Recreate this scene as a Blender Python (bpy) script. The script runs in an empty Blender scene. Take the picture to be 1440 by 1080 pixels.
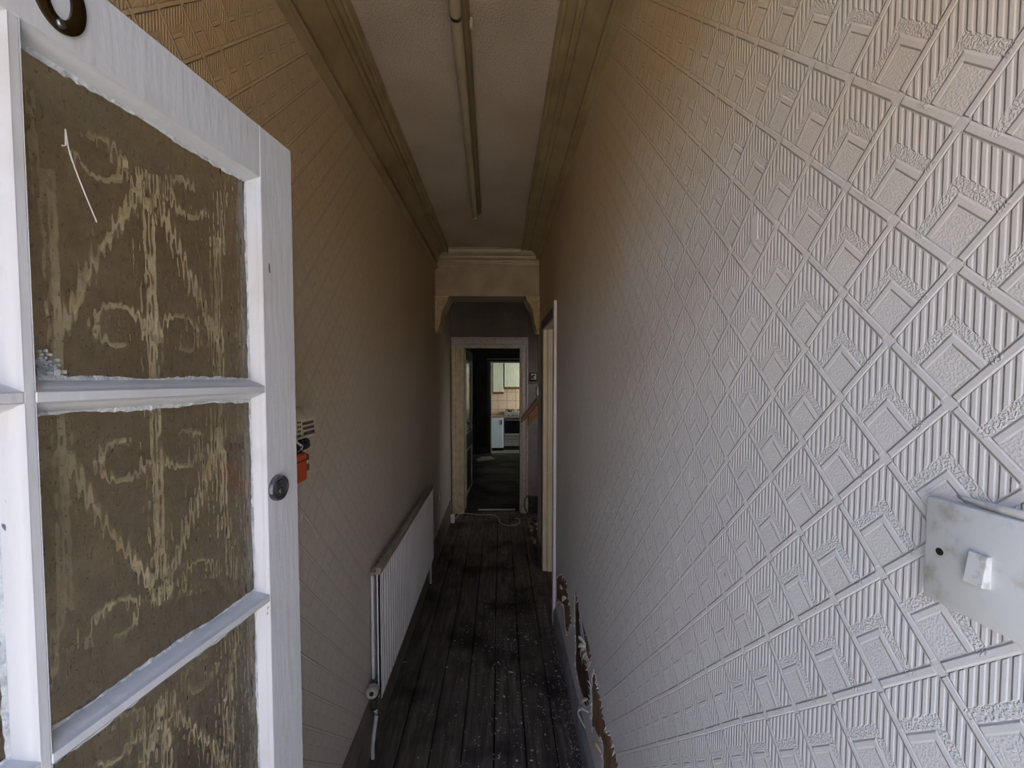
import bpy, bmesh, math, random
from mathutils import Vector, Matrix
from mathutils.geometry import tessellate_polygon
random.seed(7)
S = bpy.context.scene
COL = S.collection
R = math.radians

# ------------------------------------------------------------------ camera
cd = bpy.data.cameras.new('camera'); cam = bpy.data.objects.new('camera', cd); COL.objects.link(cam)
cd.sensor_width = 36; cd.lens = 15.0; cd.clip_start = 0.02
cd.shift_y = 16 / 1440
cam.location = (0, 0, 1.63)
cam.rotation_euler = (R(90 - 2.3), 0, R(-1.62))
S.camera = cam

# ------------------------------------------------------------------ daylight
EXPOSURE = 2.12
S.view_settings.view_transform = 'Standard'; S.view_settings.look = 'None'
S.view_settings.gamma = 1; S.view_settings.use_curve_mapping = False
S.view_settings.exposure = EXPOSURE
w = bpy.data.worlds.new('sky'); S.world = w; w.use_nodes = True
wn = w.node_tree.nodes; wl = w.node_tree.links; wn.clear()
sky = wn.new('ShaderNodeTexSky'); sky.sky_type = 'NISHITA'; sky.sun_disc = False
sky.sun_elevation = R(38); sky.sun_rotation = R(20); sky.air_density = 1.0; sky.dust_density = 0.8; sky.ozone_density = 1.0
bg = wn.new('ShaderNodeBackground'); bg.inputs[1].default_value = 0.32
wo = wn.new('ShaderNodeOutputWorld'); wl.new(sky.outputs[0], bg.inputs[0]); wl.new(bg.outputs[0], wo.inputs[0])

def light(name, kind, loc, rot, energy, color, size=None, size_y=None, **kw):
    l = bpy.data.lights.new(name, kind); l.energy = energy; l.color = color
    if size: l.size = size
    if size_y: l.shape = 'RECTANGLE'; l.size_y = size_y
    for k, v in kw.items(): setattr(l, k, v)
    o = bpy.data.objects.new(name, l); o.location = loc; o.rotation_euler = rot; COL.objects.link(o); return o
# the sun stands behind the house and lights the street and the houses opposite
sun = light('sun', 'SUN', (6, 2, 12), (0, 0, 0), 7.0, (1.0, 0.93, 0.82), angle=R(0.6))
sun.rotation_euler = Vector((.55, .10, .80)).to_track_quat('Z', 'Y').to_euler()
# daylight through the kitchen window and the back-room window
light('kitchen_window_light', 'AREA', (1.75, 10.0, 1.35), (0, R(90), 0), 9, (0.93, 1.0, 0.97), 1.0, 1.0)
light('back_room_window_light', 'AREA', (2.3, 7.4, 1.5), (0, R(90), 0), .7, (0.95, .98, 1.0), 1.2, 0.9)

# unseen fill lamps added in front room and landing to brighten the deep hall
light('front_room_fill_light', 'AREA', (2.6, .25, 1.5), (R(90), 0, R(10)), 6, (1.0, 0.95, 0.86), 1.2, 1.5)
lw = light('landing_fill_light', 'AREA', (1.35, 4.28, 2.2), (0, 0, 0), .55, (0.95, 0.97, 1.0), .5, .5, spread=R(80))  # added fill lamp, aimed at the end wall by the inner doorway
lw.rotation_euler = (Vector((.30, 5.15, .9)) - lw.location).to_track_quat('-Z', 'Y').to_euler()

# ------------------------------------------------------------------ node helper
class NT:
    def __init__(s, name):
        s.m = bpy.data.materials.new(name); s.m.use_nodes = True
        s.t = s.m.node_tree; s.n = s.t.nodes; s.l = s.t.links
        s.b = s.n['Principled BSDF']; s.out = s.n['Material Output']
    def set(s, sock, v):
        if isinstance(v, V): v = v.s
        if isinstance(v, bpy.types.NodeSocket): s.l.new(v, sock)
        elif isinstance(v, (tuple, list)) and len(v) == 3 and sock.type == 'RGBA': sock.default_value = (*v, 1)
        else: sock.default_value = v
    def math(s, op, *a, clamp=False):
        n = s.n.new('ShaderNodeMath'); n.operation = op; n.use_clamp = clamp
        for i, v in enumerate(a): s.set(n.inputs[i], v)
        return V(s, n.outputs[0])
    def smooth(s, x, a, b):
        n = s.n.new('ShaderNodeMapRange'); n.interpolation_type = 'SMOOTHSTEP'
        s.set(n.inputs[0], x); n.inputs[1].default_value = a; n.inputs[2].default_value = b
        return V(s, n.outputs[0])
    def pos(s, local=False):
        if local: n = s.n.new('ShaderNodeTexCoord'); return n.outputs['Object']
        return s.n.new('ShaderNodeNewGeometry').outputs['Position']
    def xyz(s, vec):
        n = s.n.new('ShaderNodeSeparateXYZ'); s.l.new(vec, n.inputs[0]); return [V(s, o) for o in n.outputs]
    def scale(s, vec, sc):
        n = s.n.new('ShaderNodeMapping'); n.inputs['Scale'].default_value = sc; s.l.new(vec, n.inputs[0]); return n.outputs[0]
    def noise(s, vec, sc, detail=3, rough=.5, dist=0):
        n = s.n.new('ShaderNodeTexNoise'); n.inputs['Scale'].default_value = sc; n.inputs['Detail'].default_value = detail
        n.inputs['Roughness'].default_value = rough; n.inputs['Distortion'].default_value = dist
        s.l.new(vec, n.inputs['Vector']); return V(s, n.outputs['Fac'])
    def voro(s, vec, sc, feature='F1', rnd=1.0):
        n = s.n.new('ShaderNodeTexVoronoi'); n.feature = feature; n.inputs['Scale'].default_value = sc
        n.inputs['Randomness'].default_value = rnd
        s.l.new(vec, n.inputs['Vector']); return V(s, n.outputs['Distance'])
    def mix(s, f, a, b):
        n = s.n.new('ShaderNodeMix'); n.data_type = 'RGBA'
        s.set(n.inputs[0], f); s.set(n.inputs[6], a); s.set(n.inputs[7], b); return n.outputs[2]
    def bump(s, h, strength=1.0, dist=1.0, normal=None):
        n = s.n.new('ShaderNodeBump'); n.inputs['Strength'].default_value = strength; n.inputs['Distance'].default_value = dist
        s.set(n.inputs['Height'], h)
        if normal is not None: s.l.new(normal, n.inputs['Normal'])
        return n.outputs[0]
class V:
    def __init__(s, t, sock): s.t = t; s.s = sock
    def __add__(s, o): return s.t.math('ADD', s, o)
    def __sub__(s, o): return s.t.math('SUBTRACT', s, o)
    def __rsub__(s, o): return s.t.math('SUBTRACT', o, s)
    def __mul__(s, o): return s.t.math('MULTIPLY', s, o)
    __rmul__ = __mul__; __radd__ = __add__
    def fract(s): return s.t.math('FRACT', s)
    def mx(s, o): return s.t.math('MAXIMUM', s, o)
    def mn(s, o): return s.t.math('MINIMUM', s, o)
    def abs(s): return s.t.math('ABSOLUTE', s)

def simple(name, col, rough=.6, var=0.0, vscale=8, col2=None, bumpd=0, bscale=60, metal=0, spec=.5, detail=4, local=True, lo=.35, hi=.7):
    t = NT(name); t.b.inputs['Roughness'].default_value = rough; t.b.inputs['Metallic'].default_value = metal
    t.b.inputs['Specular IOR Level'].default_value = spec
    p = t.pos(local)
    if col2:
        f = t.smooth(t.noise(p, vscale, detail, .6), lo, hi)
        t.set(t.b.inputs['Base Color'], t.mix(f, col, col2))
    else: t.b.inputs['Base Color'].default_value = (*col, 1)
    if bumpd: t.l.new(t.bump(t.noise(p, bscale, 3), 1, bumpd), t.b.inputs['Normal'])
    return t.m

# ------------------------------------------------------------------ materials
def wallpaper(name, cream, tan, z0, z1, amp=1.0):
    t = NT(name); p = t.pos(); x, y, z = t.xyz(p)
    PY, PZ, Y0, Z0 = .1115, .1104, .393, 1.667
    wob = t.noise(p, 3, 1) * .004
    P = (y + wob - Y0) * (1 / PY); Q = (z + wob - Z0) * (1 / PZ)
    A = (P + Q + 200.0).fract(); B = (Q - P + 200.0).fract()
    e = A.mn(B).mn((1.0 - A).mn(1.0 - B))
    ed = (A - B).abs()
    bar = t.smooth(e, .053, .028)
    # one set of bars stops short of every crossing
    ea = A.mn(1.0 - A); eb = B.mn(1.0 - B)
    gap = t.smooth(ea, .085, .07) * t.smooth(eb, .075, .06) * .8
    M = A.mx(B)
    inside = t.smooth(e, .053, .062)
    rib = t.smooth(M, .42, .445) * t.smooth(M, .525, .495) * inside
    hm = t.smooth(M, .645, .655) * inside
    st = ((A - B) * 8.0 + 100.0).fract()
    st = t.smooth((st - .5).abs(), .40, .18)
    grain = t.noise(p, 420, 2, .6); grain2 = t.smooth(t.noise(p, 480, 1, .5), .40, .62)
    stip = t.smooth(M, .52, .54) * t.smooth(M, .655, .64)
    h = bar * (1.0 - gap) * .0010 + rib * .0008 + hm * st * .00070 + grain * .00018 + stip * grain2 * .00045 + (1.0 - t.smooth(M, .41, .43)) * inside * grain2 * .00016
    h = h * amp + t.noise(p, 2.2, 2) * .012
    t.l.new(t.bump(h, 1.0, 1.0), t.b.inputs['Normal'])
    f = t.smooth(z + (t.noise(p, 1.5, 3) - .5) * .9, z0, z1)
    c = t.mix(f, cream, tan)
    dirt = t.smooth(t.noise(p, 7, 5, .65), .55, .85)
    c = t.mix(dirt * .14, c, (.34, .29, .23))
    # relief shading painted into the colour of the grooves beside the raised bands
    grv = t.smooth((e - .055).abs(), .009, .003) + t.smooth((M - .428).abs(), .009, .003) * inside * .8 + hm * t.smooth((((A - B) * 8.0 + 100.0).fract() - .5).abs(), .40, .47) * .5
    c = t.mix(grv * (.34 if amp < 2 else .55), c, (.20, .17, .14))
    spk = t.smooth(t.voro(p, 7.0), .035, .025)
    c = t.mix(spk * .35, c, (.12, .08, .05))
    t.set(t.b.inputs['Base Color'], c)
    t.b.inputs['Roughness'].default_value = .55; t.b.inputs['Specular IOR Level'].default_value = .35
    return t.m
M = {}
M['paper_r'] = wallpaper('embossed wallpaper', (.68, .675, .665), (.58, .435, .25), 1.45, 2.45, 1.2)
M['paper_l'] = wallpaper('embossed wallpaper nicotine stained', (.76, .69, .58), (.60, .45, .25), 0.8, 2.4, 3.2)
M['plaster'] = simple('bare brown plaster', (.16, .09, .045), .9, vscale=14, col2=(.30, .19, .10), bumpd=.004, bscale=70, local=False)
M['void'] = simple('dark missing plaster', (.045, .026, .018), .95, vscale=20, col2=(.09, .05, .03), bumpd=.004, local=False)
M['torn'] = simple('torn paper backing', (.62, .58, .50), .8, vscale=30, col2=(.42, .30, .17))
M['paint_white'] = simple('white painted paper', (.66, .655, .645), .6, bumpd=.002, bscale=90)
M['torn_white'] = simple('torn white paper', (.72, .72, .70), .8, vscale=30, col2=(.6, .58, .52))
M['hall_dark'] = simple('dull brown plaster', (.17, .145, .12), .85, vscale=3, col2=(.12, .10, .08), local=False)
M['beam'] = simple('tan beam paint', (.46, .36, .22), .38, vscale=4, col2=(.35, .26, .15), bumpd=.002, bscale=40, local=False)
M['cornice'] = simple('nicotine cornice paint', (.37, .275, .13), .33, vscale=5, col2=(.27, .19, .085), bumpd=.002, bscale=25, local=False)
M['corbel'] = simple('tan corbel paint', (.70, .54, .31), .4, vscale=60, col2=(.45, .33, .18), bumpd=.006, bscale=90, local=False)
def ceiling_mat():
    t = NT('stippled ceiling'); p = t.pos()
    g = t.noise(p, 130, 3, .6)
    c = t.mix(t.smooth(t.noise(p, 2.5, 4), .35, .7), (.56, .455, .33), (.47, .37, .26))
    t.set(t.b.inputs['Base Color'], c); t.b.inputs['Roughness'].default_value = .8
    t.l.new(t.bump(g, 1, .006), t.b.inputs['Normal']); return t.m
M['ceiling'] = ceiling_mat()
def board_mat(name, c1, c2, specks=True, ax=1):
    t = NT(name); p = t.pos()
    sc = (14, 1.2, 14) if ax == 1 else (1.2, 14, 14)
    oi = t.n.new('ShaderNodeObjectInfo').outputs['Random']
    pv = t.scale(p, sc)
    g = t.noise(pv, 3, 6, .65, .6)
    big = t.noise(p, 2.6, 5, .62)
    c = t.mix(t.smooth(g, .35, .7), c1, c2)
    c = t.mix(t.smooth(big, .45, .72), c, (.012, .010, .009))
    c = t.mix(t.smooth(t.noise(p, 5.5, 6, .7), .58, .78) * .7, c, (.20, .175, .155))
    c = t.mix(V(t, oi) * .28, c, (.07, .045, .03))
    if specks:
        c = t.mix(t.smooth(t.voro(p, 38), .13, .09) * t.smooth(t.noise(p, 4, 3), .48, .66), c, (.36, .35, .34))
    t.set(t.b.inputs['Base Color'], c)
    t.set(t.b.inputs['Roughness'], t.smooth(big, .3, .7) * .25 + .55)
    t.b.inputs['Specular IOR Level'].default_value = .35
    t.l.new(t.bump(g * .003 + t.noise(p, 60, 3) * .0015, 1, 1), t.b.inputs['Normal'])
    return t.m
M['board'] = board_mat('worn dark floorboards', (.062, .050, .041), (.185, .152, .122))
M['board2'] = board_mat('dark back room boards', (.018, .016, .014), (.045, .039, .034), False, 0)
M['underfloor'] = simple('dark void under boards', (.006, .005, .004), .95)
def door_paint():
    t = NT('white door gloss'); p = t.pos(True)
    c = t.mix(t.smooth(t.noise(p, 9, 5, .6), .5, .8), (.58, .59, .60), (.50, .50, .49))
    chips = t.smooth(t.noise(t.scale(p, (60, 60, 22)), 1.0, 2, .5), .735, .75)
    c = t.mix(chips, c, (.10, .10, .15))
    t.set(t.b.inputs['Base Color'], c); t.b.inputs['Roughness'].default_value = .38
    t.l.new(t.bump(t.noise(t.scale(p, (40, 40, 6)), 2, 3) * .0012 + t.noise(p, 160, 2) * .00015, 1, 1), t.b.inputs['Normal'])
    return t.m
M['door'] = door_paint()
M['putty'] = simple('dried putty', (.62, .65, .66), .7, vscale=80, col2=(.36, .40, .42), bumpd=.003, bscale=200)
def glass_mat():
    t = NT('hammered obscure glass'); p = t.pos(True)
    pv = t.scale(p, (130, 130, 52))
    v = t.voro(pv, 1.0, 'SMOOTH_F1', .5)
    nrm = t.bump(v * v * .0021 + t.noise(p, 14, 2) * .0003, 1, 1)
    t.b.inputs['Base Color'].default_value = (.93, .90, .80, 1)
    t.b.inputs['Transmission Weight'].default_value = 1
    t.b.inputs['Roughness'].default_value = .04; t.b.inputs['IOR'].default_value = 1.45
    t.l.new(nrm, t.b.inputs['Normal'])
    d = t.n.new('ShaderNodeBsdfDiffuse')
    t.set(d.inputs[0], t.mix(t.noise(p, 30, 3), (.30, .25, .16), (.12, .09, .05)))
    film = t.smooth(t.noise(p, 6, 5, .7), .35, .8) * .36 + t.smooth(t.noise(t.scale(p, (1, 1, .6)), 300, 2, .6), .64, .70) * .40
    mx = t.n.new('ShaderNodeMixShader'); t.set(mx.inputs[0], film)
    t.l.new(t.b.outputs[0], mx.inputs[1]); t.l.new(d.outputs[0], mx.inputs[2]); t.l.new(mx.outputs[0], t.out.inputs[0])
    return t.m
M['glass'] = glass_mat()
M['glass_plain'] = simple('dirty dark glass', (.16, .18, .17), .15, vscale=12, col2=(.30, .33, .32), spec=.8)
M['cream_iron'] = simple('cream painted ironwork', (.92, .87, .70), .5, vscale=40, col2=(.85, .74, .48))
M['bronze'] = simple('dark bronze', (.10, .075, .035), .25, vscale=30, col2=(.06, .045, .02), metal=1)
M['steel'] = simple('tarnished steel', (.28, .28, .30), .3, vscale=40, col2=(.16, .16, .18), metal=1)
M['black'] = simple('black', (.008, .008, .008), .5)
M['skirting'] = simple('brown-grey skirting paint', (.20, .17, .135), .55, vscale=10, col2=(.14, .115, .09), bumpd=.001, local=False)
M['skirting_r'] = simple('grey skirting paint', (.30, .305, .315), .6, vscale=14, col2=(.20, .20, .20), bumpd=.002, local=False)
M['trim'] = simple('old cream door trim', (.62, .54, .38), .4, vscale=14, col2=(.46, .38, .25), bumpd=.0015, local=False)
M['trim_worn'] = simple('worn white door trim', (.50, .47, .41), .55, vscale=45, col2=(.24, .21, .17), bumpd=.002, local=False, lo=.5, hi=.75)
M['jamb'] = simple('cream gloss jamb', (.64, .57, .42), .4, vscale=6, col2=(.55, .46, .30), local=False)
M['white_edge'] = simple('white architrave edge', (.78, .78, .76), .45, vscale=50, col2=(.60, .60, .58), local=False, lo=.55, hi=.8)
M['rad'] = simple('white radiator enamel', (.80, .785, .76), .35, vscale=6, col2=(.74, .72, .69))
M['rad_top'] = simple('grimy radiator top', (.36, .31, .25), .5, vscale=10, col2=(.28, .23, .17))
M['rad_dark'] = simple('dark grey radiator fins', (.10, .10, .11), .6)  # flat dark grey for the fins and wall brackets
M['valve'] = simple('yellowed white plastic', (.55, .52, .45), .4, vscale=30, col2=(.42, .38, .30))
M['valve_dark'] = simple('dirty brass valve', (.06, .05, .04), .5, vscale=30, col2=(.12, .09, .05), metal=.5)
M['pipe'] = simple('white painted pipe', (.62, .60, .54), .5, vscale=20, col2=(.48, .45, .38))
M['switch'] = simple('grubby white switch plate', (.60, .62, .61), .35, vscale=45, col2=(.40, .37, .30), lo=.5, hi=.8)
M['rocker'] = simple('grubby rocker', (.66, .66, .64), .3, vscale=120, col2=(.40, .39, .36), lo=.5, hi=.72)
M['cream_plastic'] = simple('cream plastic meter case', (.68, .60, .45), .45, vscale=20, col2=(.44, .37, .26))
M['orange'] = simple('orange fuse box', (.62, .09, .02), .4, vscale=20, col2=(.50, .07, .02))
M['grey_dark'] = simple('dark grey plastic', (.10, .085, .065), .5)
M['brown_slot'] = simple('brown slot', (.06, .035, .02), .7)
M['tube'] = simple('yellowed fluorescent tube', (.42, .35, .22), .3, vscale=5, col2=(.36, .29, .17), local=False)
M['batten'] = simple('nicotine batten', (.24, .18, .09), .45, vscale=5, col2=(.19, .14, .07), local=False)
M['cable'] = simple('white cable', (.55, .54, .50), .5)
M['wood'] = simple('varnished brown rail', (.20, .075, .028), .4, vscale=14, col2=(.13, .05, .02))
M['wood_light'] = simple('light brown timber', (.32, .15, .06), .55, vscale=18, col2=(.22, .10, .04))
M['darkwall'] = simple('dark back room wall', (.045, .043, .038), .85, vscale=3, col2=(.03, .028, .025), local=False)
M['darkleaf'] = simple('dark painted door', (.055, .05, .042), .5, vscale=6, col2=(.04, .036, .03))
M['darkbrick'] = simple('dark exposed brick', (.035, .03, .027), .9, vscale=40, col2=(.06, .05, .045), bumpd=.004, local=False)
M['grey_wall'] = simple('grey stair wall', (.27, .25, .245), .85, vscale=8, col2=(.21, .19, .18), local=False)
M['kitchen_white'] = simple('white cabinet laminate', (.62, .70, .80), .4)
M['kitchen_cream'] = simple('cream cabinet laminate', (.66, .67, .52), .45, vscale=5, col2=(.58, .58, .44))
M['kitchen_wall'] = simple('kitchen wall paint', (.55, .55, .48), .8)
M['tile'] = simple('beige mottled tile', (.68, .52, .37), .3, vscale=30, col2=(.52, .38, .25))
M['grout'] = simple('grey grout', (.20, .16, .12), .9)
M['worktop'] = simple('brown worktop', (.30, .20, .12), .4, vscale=50, col2=(.20, .13, .08))
M['stainless'] = simple('stainless steel', (.42, .43, .44), .35, metal=.7, vscale=20, col2=(.34, .35, .36))
M['oven_glass'] = simple('black oven glass', (.006, .006, .007), .1)
M['lino'] = simple('grey kitchen floor', (.13, .125, .11), .5, vscale=6, col2=(.09, .085, .075), local=False)
M['paper_scrap'] = simple('pale paper', (.62, .60, .46), .7, vscale=9, col2=(.45, .42, .30))
M['flake'] = simple('white paint flake', (.66, .66, .64), .7, vscale=40, col2=(.45, .44, .42))
M['green'] = simple('pale green plastic', (.20, .45, .36), .5)
M['rubble'] = simple('plaster rubble', (.40, .32, .20), .9, vscale=18, col2=(.07, .05, .04), local=False, lo=.42, hi=.58)
M['brick'] = simple('street brick', (.42, .25, .16), .85, vscale=2, col2=(.34, .20, .13), local=False)
M['paving'] = simple('street paving', (.42, .40, .37), .85, vscale=2, col2=(.34, .325, .30), local=False)
M['stained_white'] = simple('white plastic', (.66, .65, .62), .4)

# ------------------------------------------------------------------ mesh helpers
def BM(): return bmesh.new()
def box(bm, x0, x1, y0, y1, z0, z1, bev=0, seg=1):
    r = bmesh.ops.create_cube(bm, size=1)
    vs = r['verts']
    for v in vs:
        v.co = Vector(((x0 + x1) / 2 + v.co.x * (x1 - x0), (y0 + y1) / 2 + v.co.y * (y1 - y0), (z0 + z1) / 2 + v.co.z * (z1 - z0)))
    if bev:
        es = list({e for v in vs for e in v.link_edges})
        bmesh.ops.bevel(bm, geom=es, offset=bev, segments=seg, affect='EDGES', profile=.5)
    return bm
def cyl(bm, p0, p1, r0, r1=None, n=20, cap=True):
    p0 = Vector(p0); p1 = Vector(p1); d = p1 - p0
    q = Vector((0, 0, 1)).rotation_difference(d)
    mt = Matrix.Translation((p0 + p1) / 2) @ q.to_matrix().to_4x4()
    bmesh.ops.create_cone(bm, cap_ends=cap, segments=n, radius1=r0, radius2=r0 if r1 is None else r1, depth=d.length, matrix=mt)
    return bm
def tube(bm, pts, r, n=8):
    pts = [Vector(p) for p in pts]; rings = []
    up = Vector((0, 0, 1))
    for i, p in enumerate(pts):
        d = (pts[min(i + 1, len(pts) - 1)] - pts[max(i - 1, 0)]).normalized()
        a = d.cross(up) if abs(d.dot(up)) < .95 else d.cross(Vector((0, 1, 0)))
        a.normalize(); b = d.cross(a)
        rr = r[i] if isinstance(r, (list, tuple)) else r
        rings.append([bm.verts.new(p + (a * math.cos(k * 2 * math.pi / n) + b * math.sin(k * 2 * math.pi / n)) * rr) for k in range(n)])
    for A, B in zip(rings, rings[1:]):
        for k in range(n): bm.faces.new((A[k], A[(k + 1) % n], B[(k + 1) % n], B[k]))
    bm.faces.new(rings[0][::-1]); bm.faces.new(rings[-1])
    return bm
def spline(pts, k=6):
    pts = [Vector(p) for p in pts]; out = []
    P = [pts[0] * 2 - pts[1]] + pts + [pts[-1] * 2 - pts[-2]]
    for i in range(1, len(P) - 2):
        for j in range(k):
            t = j / k; a, b, c, d = P[i - 1:i + 3]
            out.append(.5 * ((2 * b) + (c - a) * t + (2 * a - 5 * b + 4 * c - d) * t * t + (3 * b - a - 3 * c + d) * t ** 3))
    return out + [pts[-1]]
def extrude_profile(bm, prof, axis, a0, a1):
    """closed 2D profile swept along an axis; axis 'y': profile (x,z); axis 'x': profile (y,z); 'z': (x,y)"""
    def pt(p, a): return {'y': (p[0], a, p[1]), 'x': (a, p[0], p[1]), 'z': (p[0], p[1], a)}[axis]
    A = [bm.verts.new(pt(p, a0)) for p in prof]; B = [bm.verts.new(pt(p, a1)) for p in prof]
    n = len(prof)
    for i in range(n): bm.faces.new((A[i], A[(i + 1) % n], B[(i + 1) % n], B[i]))
    bm.faces.new(A[::-1]); bm.faces.new(B)
    return bm
def lathe(bm, prof, origin, axis, n=28):
    """prof: (radius, height along axis)"""
    q = Vector((0, 0, 1)).rotation_difference(Vector(axis).normalized())
    rings = []
    for r, h in prof:
        rings.append([bm.verts.new(Vector(origin) + q @ Vector((r * math.cos(2 * math.pi * k / n), r * math.sin(2 * math.pi * k / n), h))) for k in range(n)])
    for A, B in zip(rings, rings[1:]):
        for k in range(n): bm.faces.new((A[k], A[(k + 1) % n], B[(k + 1) % n], B[k]))
    bm.faces.new(rings[0][::-1]); bm.faces.new(rings[-1])
    return bm
def poly(bm, pts2, to3, thick):
    """flat polygon (concave ok) with thickness; to3(u,v,d) -> 3D"""
    tri = tessellate_polygon([[Vector((p[0], p[1], 0)) for p in pts2]])
    A = [bm.verts.new(to3(p[0], p[1], 0)) for p in pts2]; B = [bm.verts.new(to3(p[0], p[1], thick)) for p in pts2]
    n = len(pts2)
    for t in tri:
        try: bm.faces.new([A[i] for i in t]); bm.faces.new([B[i] for i in t[::-1]])
        except ValueError: pass
    for i in range(n):
        try: bm.faces.new((A[i], A[(i + 1) % n], B[(i + 1) % n], B[i]))
        except ValueError: pass
    return bm
def wpos(o):
    v = Vector((0, 0, 0))
    while o: v += o.location; o = o.parent
    return v
def obj(name, bm, mat, parent=None, smooth=False, local=False, label=None, kind=None):
    bmesh.ops.recalc_face_normals(bm, faces=bm.faces[:])
    me = bpy.data.meshes.new(name)
    if not local:
        if parent: off = wpos(parent)
        elif kind == 'structure': off = Vector((0, 0, 0))
        else:
            zs = [v.co.z for v in bm.verts]; xs = [v.co.x for v in bm.verts]; ys = [v.co.y for v in bm.verts]
            off = Vector(((min(xs) + max(xs)) / 2, (min(ys) + max(ys)) / 2, min(zs)))
        bmesh.ops.translate(bm, verts=bm.verts[:], vec=-off)
    bm.to_mesh(me); bm.free()
    if smooth:
        for p in me.polygons: p.use_smooth = True
        if smooth != 'all': me.set_sharp_from_angle(angle=R(38))
    me.materials.append(M[mat] if isinstance(mat, str) else mat)
    o = bpy.data.objects.new(name, me); COL.objects.link(o)
    if not local and not parent: o.location = off
    if parent: o.parent = parent
    if label: o['label'] = label
    if kind: o['kind'] = kind
    return o
def struct(name, bm, mat, label, parent=None, smooth=False):
    o = obj(name, bm, mat, parent, smooth, kind='structure', label=label)
    return o
def thing(name, loc, label, cat, group=None, rotz=0, kind=None):
    o = bpy.data.objects.new(name, None); COL.objects.link(o); o.location = loc; o.rotation_euler = (0, 0, rotz)
    o.empty_display_size = .05
    o['label'] = label
    if cat: o['category'] = cat
    if group: o['group'] = group
    if kind: o['kind'] = kind
    return o
def tag(o, label, cat, group=None):
    o['label'] = label; o['category'] = cat
    if group: o['group'] = group
    return o

XL, XR, ZC = -.59, .365, 2.80
# ------------------------------------------------------------------ outside
bm = BM(); box(bm, -30, 30, -40, -.30, -.35, -.13)
struct('ground', bm, 'paving', 'sunlit street and front path outside the front door')
bm = BM(); box(bm, -30, 30, -20, -16, -.13, 6.2)
struct('wall_street', bm, 'brick', 'sunlit brick house fronts across the street')

# ------------------------------------------------------------------ walls
bm = BM(); box(bm, -.9, XL, -.30, 5.1, -.05, 2.95)
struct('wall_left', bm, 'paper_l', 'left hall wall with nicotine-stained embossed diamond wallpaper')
wr = None
bm = BM()
px = XR + .002
box(bm, px, .52, 0, 2.80, -.05, 2.95)
box(bm, px, .52, 2.80, 3.56, 2.06, 2.95)
box(bm, px, .52, 3.56, 4.08, -.05, 2.95)
wr = struct('wall_right', bm, 'plaster', 'right hall wall with pale embossed diamond wallpaper torn near the skirting')
# front wall around the door opening and the light over it
bm = BM()
box(bm, -2.5, -.515, -.30, 0.0, -.3, 6.0)
box(bm, .335, 3.0, -.30, 0.0, -.3, 6.0)
box(bm, -.515, .335, -.30, 0.0, 2.56, 6.0)
box(bm, -.515, .335, -.22, -.10, 2.075, 2.17)
box(bm, -.515, .335, -.30, -.02, -.3, -.02)
struct('wall_front', bm, 'hall_dark', 'front wall of the hall around the entrance behind the viewer')
# ceiling
bm = BM(); box(bm, -.62, .40, -.02, 3.97, ZC, ZC + .15)
struct('ceiling', bm, 'ceiling', 'stippled brownish ceiling of the narrow hall')
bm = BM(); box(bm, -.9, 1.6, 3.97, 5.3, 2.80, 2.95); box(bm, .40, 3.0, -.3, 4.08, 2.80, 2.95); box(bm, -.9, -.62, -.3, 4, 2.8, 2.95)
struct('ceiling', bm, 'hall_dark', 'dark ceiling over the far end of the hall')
# front room behind the side doorway
bm = BM(); box(bm, .52, 3.0, 4.08, 4.2, -.05, 2.95); box(bm, 2.9, 3.0, 0, 4.1, -.05, 2.95)
struct('wall_side', bm, 'grey_wall', 'walls of the front room beyond the side doorway')

# wall at the far end with the door opening (-.447 .. .254, 2.01 high)
YF = 5.10
bm = BM()
box(bm, -.9, -.452, YF, YF + .12, -.05, 2.95)
box(bm, .259, 1.6, YF, YF + .12, -.05, 2.95)
box(bm, -.452, .259, YF, YF + .12, 2.015, 2.95)
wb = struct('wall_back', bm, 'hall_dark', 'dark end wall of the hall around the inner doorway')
bm = BM(); box(bm, .338, 1.5, YF - .012, YF + .001, .21, 1.56)
obj('lower_plaster', bm, 'grey_wall', wb, label='grey plaster beside the inner doorway')
bm = BM(); box(bm, -.585, .335, YF - .018, YF, 2.125, 2.76)
obj('over_panel', bm, 'hall_dark', wb)
# dark bricks where the skirting is missing right of the inner door
for r_ in range(3):
    for c_ in range(2):
        x0 = .338 + c_ * .075 + (r_ % 2) * .01; bm = BM()
        box(bm, x0, x0 + .070, YF - .02 - random.random() * .008, YF, .004 + r_ * .068, .066 + r_ * .068, .004)
        obj('brick', bm, 'darkbrick', wb)
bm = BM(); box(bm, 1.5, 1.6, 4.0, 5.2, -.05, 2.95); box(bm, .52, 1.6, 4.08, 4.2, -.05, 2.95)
struct('wall_stair', bm, 'hall_dark', 'dark walls of the stair alcove')

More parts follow.
